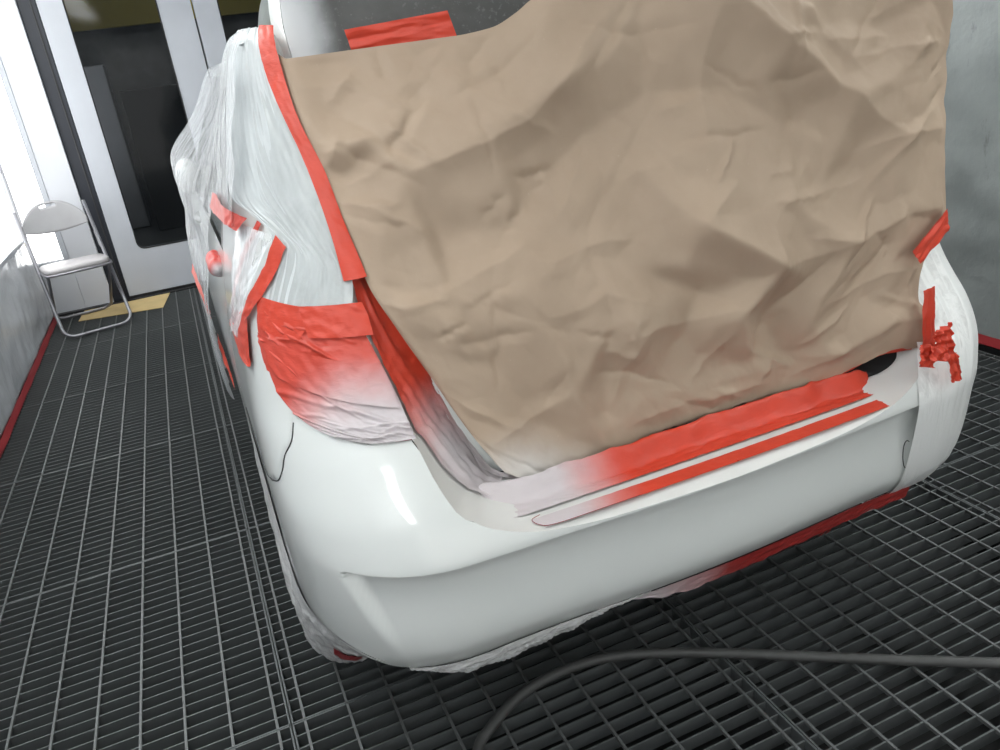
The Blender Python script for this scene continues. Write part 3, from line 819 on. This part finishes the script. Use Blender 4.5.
def fold_height():
    from mathutils.geometry import delaunay_2d_cdt
    from mathutils.bvhtree import BVHTree
    rp = random.Random(5)
    P = [Vector((a*1.5, b)) for a, b, h in FOLDS]; H = [h*.0150 for a, b, h in FOLDS]
    for i in range(9):
        for a, b in ((i/8, 0), (i/8, 1), (0, i/8), (1, i/8)):
            P.append(Vector((a*1.5, b))); H.append(rp.uniform(-.002, .003))
    for i in range(70):     # small random puckers between the folds
        a, b = rp.random(), rp.random(); q = Vector((a*1.5, b))
        d = sorted(((q-p).length, h) for p, h in zip(P, H))[:3]
        if d[0][0] < .035: continue
        w = [1/x[0] for x in d]
        P.append(q); H.append(sum(x[1]*y for x, y in zip(d, w))/sum(w)+rp.uniform(-.0055, .0055))
    v, e, f, *_ = delaunay_2d_cdt(P, [], [], 0, 1e-5)
    key = {(round(p.x, 4), round(p.y, 4)): h for p, h in zip(P, H)}
    vs = [Vector((p.x, p.y, key.get((round(p.x, 4), round(p.y, 4)), 0))) for p in v]
    bvh = BVHTree.FromPolygons(vs, f)
    def h(a, b):
        r = bvh.ray_cast(Vector((min(max(a*1.5, 1e-4), 1.4999), min(max(b, 1e-4), .9999), 1)), Vector((0, 0, -1)))
        return r[0].z if r[0] else 0
    return h
FH = fold_height()
def crumple(a, b):
    x, y = a*1.33+.05*nz(a*5, b*4, 1), b*.85+.05*nz(a*5, b*4, 7)
    h = 0
    for sc, am, sd in ((3.2, .015, 1.7), (7.5, .0075, 5.1), (17, .0022, 2.2)):
        d, _ = noise.voronoi(Vector((x*sc, y*sc, sd)))
        h += am*(min(.6, d[1]-d[0])-.2)
    return h
CREASES = [(0.101, 0.716, 0.342, 0.811, 0.8, 0.06),
           (0.342, 0.811, 0.427, 0.914, 0.6, 0.05),
           (0.58, 0.922, 0.514, 0.478, 0.45, 0.05),
           (0.601, 0.908, 0.896, 0.56, 1.0, 0.06),
           (0.761, 0.809, 0.87, 0.806, 0.6, 0.04),
           (0.761, 0.809, 0.71, 0.9, 0.4, 0.04),
           (0.493, 0.458, 0.565, 0.526, 0.6, 0.05),
           (0.493, 0.458, 0.617, 0.325, 0.9, 0.06),
           (0.617, 0.325, 0.97, 0.36, 0.7, 0.06),
           (0.617, 0.325, 0.618, 0.407, 0.4, 0.04),
           (0.016, 0.801, 0.079, 0.799, 0.5, 0.03),
           (0.024, 0.703, 0.104, 0.755, 0.5, 0.03),
           (0.034, 0.664, 0.098, 0.597, 0.6, 0.04),
           (0.009, 0.638, 0.074, 0.609, -0.4, 0.03),
           (0.016, 0.414, 0.225, 0.532, 0.6, 0.06),
           (0.369, 0.255, 0.571, 0.256, 0.7, 0.05),
           (0.571, 0.256, 0.478, 0.319, -0.4, 0.04),
           (0.021, 0.202, 0.106, 0.125, 0.4, 0.03),
           (0.057, 0.102, 0.201, 0.185, 0.4, 0.03),
           (0.461, 0.049, 0.608, 0.046, 0.5, 0.03),
           (0.324, 0.054, 0.462, 0.06, 0.4, 0.03),
           (0.709, 0.056, 0.824, 0.085, 0.5, 0.03),
           (0.803, 0.216, 0.978, 0.217, 0.6, 0.04),
           (0.372, 0.928, 0.449, 0.877, -0.4, 0.03),
           (0.456, 0.876, 0.551, 0.875, -0.4, 0.03),
           (0.255, 0.94, 0.267, 0.859, 0.4, 0.03),
           (0.166, 0.896, 0.207, 0.974, 0.4, 0.03),
           (0.083, 0.947, 0.048, 0.898, 0.5, 0.03),
           (0.807, 0.763, 0.959, 0.78, 0.4, 0.04),
           (0.819, 0.555, 0.986, 0.561, 0.5, 0.04),
           (0.396, 0.585, 0.514, 0.618, 0.35, 0.05),
           (0.249, 0.504, 0.404, 0.455, 0.5, 0.05),
           (0.882, 0.083, 1.0, 0.128, 0.5, 0.03),
           (0.132, 0.443, 0.236, 0.348, -0.4, 0.05),
           (0.657, 0.477, 0.818, 0.485, 0.35, 0.05)]
cr = random.Random(21)
for _ in range(85):                          # many short sharp puckers, thickest near the taped edges
    ca = cr.random()**1.5 if cr.random() < .6 else 1-cr.random()**1.5; cb = cr.random(); an = cr.uniform(-.9, .9)+(0 if cr.random() < .6 else 1.57)
    ln = cr.uniform(.03, .10); CREASES.append((ca-ln*math.cos(an)*.7, cb-ln*math.sin(an), ca+ln*math.cos(an)*.7, cb+ln*math.sin(an), cr.choice((-1, 1))*cr.uniform(.2, .5), cr.uniform(.014, .032)))
def crease(a, b):
    h = 0
    for a0, b0, a1, b1, am, wd in CREASES:
        dx, dy = (a1-a0)*1.45, b1-b0; L = math.hypot(dx, dy); ex, ey = dx/L, dy/L
        px, py = (a-a0)*1.45, b-b0; t = (px*ex+py*ey)/L
        if t < -.3 or t > 1.3: continue
        d = abs(-px*ey+py*ex+.006*nz(t*5, a0*9, b0*9))
        if d > wd: continue
        h += am*.0145*(1-d/wd)**1.6*(1-ss(.75, 1.3, t))*ss(-.3, .25, t)
    return h
NA, NB = 330, 230
HG = [[0]*(NB+1) for _ in range(NA+1)]
for i in range(NA+1):
    for j in range(NB+1): HG[i][j] = FH(i/NA, j/NB)
for it in range(16):
    N2 = [r[:] for r in HG]
    for i in range(1, NA):
        for j in range(1, NB):
            N2[i][j] = .4*HG[i][j]+.15*(HG[i-1][j]+HG[i+1][j]+HG[i][j-1]+HG[i][j+1])
    HG = N2
for i in range(NA+1):
    for j in range(NB+1): HG[i][j] += crumple(i/NA, j/NB)+crease(i/NA, j/NB)
def paper_fn(u, v):
    i, j = round(u*NA), round(v*NB)
    p = paper_base(u, v)
    ed = min(1, min(u/.03, (1-u)/.02, v/.02, (1-v)/.02))
    k = .25+.75*ss(0, 1, ed)
    rag = .006*nz(u*22, v*22, 3)*(1-ss(0, .05, v)) + .004*nz(u*60, 1, 3)*(1-ss(0, .05, v))
    p = p+Vector((0, -.94, .25))*(HG[i][j]*k)+Vector((0, 0, rag))
    p.x += .006*nz(v*18, 4, 2)*ss(.96, 1, u)
    return p
paper = tag(grid('masking_paper', NA, NB, paper_fn, M['paper']), 'large crumpled sheet of brown masking paper over the tailgate', 'paper')

# loose tapes around the paper
flat_tape('masking_tape', [(1.424, .066, 1.440), (1.614, -.012, 1.449), (1.603, -.008, 1.498), (1.416, .070, 1.489)], M['tape_clean'], 'orange tape piece holding the top edge of the paper to the rear glass', .004, 24, 1)
flat_tape('masking_tape', [(2.448, -.408, .707), (2.491, -.405, .696), (2.481, -.40, .834), (2.460, -.39, .825)], M['tape_clean'], 'upright orange tape piece at the lower right edge of the paper', .004, 14, 2)
flat_tape('masking_tape', [(2.406, -.465, .70), (2.491, -.46, .673), (2.479, -.45, .765), (2.428, -.455, .761)], M['tape_clean'], 'crumpled orange tape lump stuck on the right corner film', .018, 44, 3)
flat_tape('masking_tape', [(2.476, -.467, .63), (2.516, -.46, .624), (2.488, -.462, .697), (2.455, -.465, .70)], M['tape_clean'], 'short orange tape tail dangling below the tape lump', .008, 14, 4)
flat_tape('masking_tape', [(2.391, -.455, .687), (2.438, -.455, .671), (2.435, -.445, .727), (2.403, -.44, .729)], M['tape_clean'], 'torn orange tape flap left of the tape lump', .010, 16, 5)
flat_tape('masking_tape', [(2.47, -.368, .879), (2.577, -.345, .927), (2.576, -.337, .975), (2.44, -.372, .914)], M['tape_clean'], 'slanting orange tape strip on the right edge of the paper', .004, 20, 6)
flat_tape('masking_tape', [(2.60, -.235, 1.120), (2.650, -.235, 1.120), (2.648, -.228, 1.235), (2.60, -.228, 1.235)], M['tape_clean'], 'thin orange tape sliver behind the upper right paper edge', .003, 12, 7)
def hole_tape(u, v):
    t = .80+.195*u; p = cB(t); return p+Vector((0, .012-.002*v, -.010+.018*v))+Vector((0, -1, .3))*.003*nz(u*20, v*3, 2)
tape(grid('masking_tape', 60, 6, hole_tape, M['tape_clean']), 'narrow red tape edging the bottom of the paper above the painted dark hole')
cpart(grid('dark_hole_panel', 20, 8, lambda u, v: Vector((2.30+.23*u, -.262+.006*v, .590+.075*v)), M['black']))  # black panel put in for the dark gap below the paper
opening_edge = [(1.180, .72, .80), (1.200, .589, 1.0), (1.211, .469, 1.0), (1.228, .35, 1.0), (1.242, .274, .95), (1.259, .243, .8), (1.272, .26, .6)]  # borders of a black patch laid on the channel as the dark hole
sk0 = tab([p[0] for p in opening_edge], [p[1] for p in opening_edge]); sk1 = tab([p[0] for p in opening_edge], [p[2] for p in opening_edge])
cpart(shelf_patch('dark_hole_patch', 1.180, 1.272, lambda u: sk0(1.180+.092*u), lambda u: sk1(1.180+.092*u), M['black'], .0025, 50, 12, 0))
cpart(tube('panel_gap', [G(.97, 1.17+.03*k)+GN(.97, 1.17+.03*k)*.006 for k in range(9)], .0035, M['seam'], None, 6))
# tow eye cover outline in the bumper face
def tow(a):
    x = 2.412+.013*math.cos(a); z = .452+.034*math.sin(a)
    xl = 2*XC-x; w = 2+(xl-(side_x(z)+cor_x(z)))/(XC-(side_x(z)+cor_x(z)))
    p = bumper_pt(w, z); return mir(p)+Vector((0, -.0006, 0))
cpart(tube('tow_cover_gap', [tow(math.radians(60+k*12)) for k in range(21)], .0012, M['seam'], None, 5))

# ------------------------------------------------------------------ things on the floor
ch = tag(empty('folding_chair', (.265, 4.45, .008), None, .23), 'grey folding chair with tubular legs standing beside the booth door', 'chair')
def arc_frame(name, x, pts_lo, pts_hi, zfoot, yfoot, r, m):
    """U frame: down one side, along the floor, up the other"""
    P = []
    lo = Vector((0, yfoot, zfoot)); hi = Vector(pts_hi)
    c = .07
    d = (hi-lo).normalized()
    P.append(Vector((-x, hi.y, hi.z)))
    for k in range(7):
        a = k/6*math.pi/2
        q = lo+d*(c*(1-math.sin(a))); P.append(Vector((-x+c*(1-math.cos(a)), q.y, q.z)))
    for k in range(7):
        a = (1-k/6)*math.pi/2
        q = lo+d*(c*(1-math.sin(a))); P.append(Vector((x-c*(1-math.cos(a)), q.y, q.z)))
    P.append(Vector((x, hi.y, hi.z)))
    return tube(name, P, r, m, ch, 10)
arc_frame('front_leg_frame', .215, None, (0, .215, .80), .012, -.30, .0115, M['steel_tube'])
arc_frame('rear_leg_frame', .188, None, (0, -.235, .415), .012, .31, .0105, M['steel_tube'])
def backrest(u, v):
    t = u*2-1; top = .835-.135*abs(t)**2.6; bot = .655-.03*(1-t*t)-.0*abs(t)
    z = bot+(top-bot)*v
    return Vector((t*.205, .205+.03*(z-.7)+.035*(1-t*t), z))
def backrest_slot():
    me = grid('backrest', 40, 12, backrest, M['back'], ch)
    bm = bmesh.new(); bm.from_mesh(me.data)
    dl = [f for f in bm.faces if abs(f.calc_center_median().x+.01) < .052 and .795 < f.calc_center_median().z < .818]
    bmesh.ops.delete(bm, geom=dl, context='FACES'); bm.to_mesh(me.data); bm.free()
    md = me.modifiers.new('thickness', 'SOLIDIFY'); md.thickness = .014; md.offset = 0
backrest_slot()
def seat_bm():
    bm = bmesh.new(); out = []
    n = 40
    for k in range(n):
        a = 2*math.pi*k/n; c, s_ = math.cos(a), math.sin(a); e = .42
        out.append((.205*math.copysign(abs(c)**e, c), -.09+.215*math.copysign(abs(s_)**e, s_)))
    rings = [(.96, .418), (1, .426), (1, .446), (.95, .456), (.6, .462)]
    V = [[bm.verts.new((x*r, -.09+(y+.09)*r, z-.012*(y+.09)/.2)) for x, y in out] for r, z in rings]
    for i in range(len(V)-1):
        for k in range(n): bm.faces.new((V[i][k], V[i][(k+1) % n], V[i+1][(k+1) % n], V[i+1][k]))
    bm.faces.new(V[-1]); bm.faces.new(V[0][::-1])
    return bm
bm_obj('seat', seat_bm(), M['seat'], ch, True)
tube('seat_rail', [(-.203, .09, .415), (-.203, -.22, .425), (-.15, -.30, .426), (.15, -.30, .426), (.203, -.22, .425), (.203, .09, .415)], .009, M['steel_tube'], ch, 8, 6)
for s in (-1, 1):
    box('hinge_plate', (s*.213, .115, .545), (.004, .05, .12), M['steel_tube'], ch, .002, Matrix.Rotation(-.55, 3, 'X'))
    box('yellow_sticker', (s*.226, .115, .60), (.002, .02, .02), M['yellow'], ch)

card = mesh('cardboard_sheet', [(.791, 4.895, .006), (.735, 4.47, .006), (.16, 4.60, .006), (.18, 4.895, .006)], [(0, 3, 2, 1)], M['card'], None, False)
md = card.modifiers.new('thickness', 'SOLIDIFY'); md.thickness = .004
tag(card, 'flat beige cardboard sheet on the floor behind the chair', 'cardboard')

hose = tube('air_hose', [(1.22, -.62, .012), (1.28, -.42, .012), (1.333, -.302, .012), (1.377, -.262, .012), (1.446, -.22, .012), (1.523, -.194, .012), (1.621, -.187, .012), (1.724, -.205, .012), (1.835, -.255, .012),
                         (1.958, -.328, .012), (2.109, -.43, .012), (2.289, -.552, .012), (2.463, -.666, .012), (2.85, -.92, .012), (3.3, -1.15, .012)], .0125, M['hose'], None, 10, 8)
tag(hose, 'black rubber air hose curving over the grating behind the car', 'hose')

# ------------------------------------------------------------------ film on the booth walls
def wall_film_left(u, v):
    y = -2.6+7.5*u; z = .035+.565*v
    return Vector((XL+.022+.010*nz(y*3, z*4, 2)+.008*nz(y*9, z*7, 4), y, z))
tag(grid('wall_film', 160, 50, wall_film_left, M['film_wall']), 'wrinkled plastic film covering the lower left booth wall', 'plastic film', 'films on the booth walls')
def wall_film_right(u, v):
    y = -2.6+7.0*u; z = .035+2.3*v
    return Vector((XR-.022-.010*nz(y*2.4, z*3, 8)-.007*nz(y*7, z*8, 1), y, z))
k = NT('dirty_wall_film').set(rough=.4, spec=.4)
v_ = k.coord((1, 1, 1)); c1 = k.mix(k.noise(v_, 2.4, 6), (.25, .27, .265), (.40, .425, .42))
c1 = k.mix(k.math('MULTIPLY', k.ramp(k.noise(k.coord((1, 1, .35)), 11, 6, .7), [(.60, 0.), (.72, 1.)]), .75), c1, (.14, .145, .14))
k.base(c1); k.bump(k.noise(v_, 7, 5), .5, .02)
tag(grid('wall_film', 140, 60, wall_film_right, k.m, flip=True), 'grey dirty plastic film covering the right booth wall', 'plastic film', 'films on the booth walls')
def wall_tape(x, y0, y1, sgn):
    def f(u, v):
        y = y0+(y1-y0)*u
        return Vector((x+sgn*(.010*(1-v)+.004*nz(y*5, v*2, 3)), y, .006+.040*v+.004*nz(y*6, 1, 2)*v))
    return f
tag(grid('wall_tape', 120, 4, wall_tape(XL+.034, -2.6, 4.86, 1), M['tape_dark']), 'dark red tape along the foot of the left wall film', 'tape', 'tapes along the booth walls')
tag(grid('wall_tape', 120, 4, wall_tape(XR-.036, -2.6, 4.4, -1), M['tape_dark'], flip=True), 'dark red tape along the foot of the right wall film', 'tape', 'tapes along the booth walls')
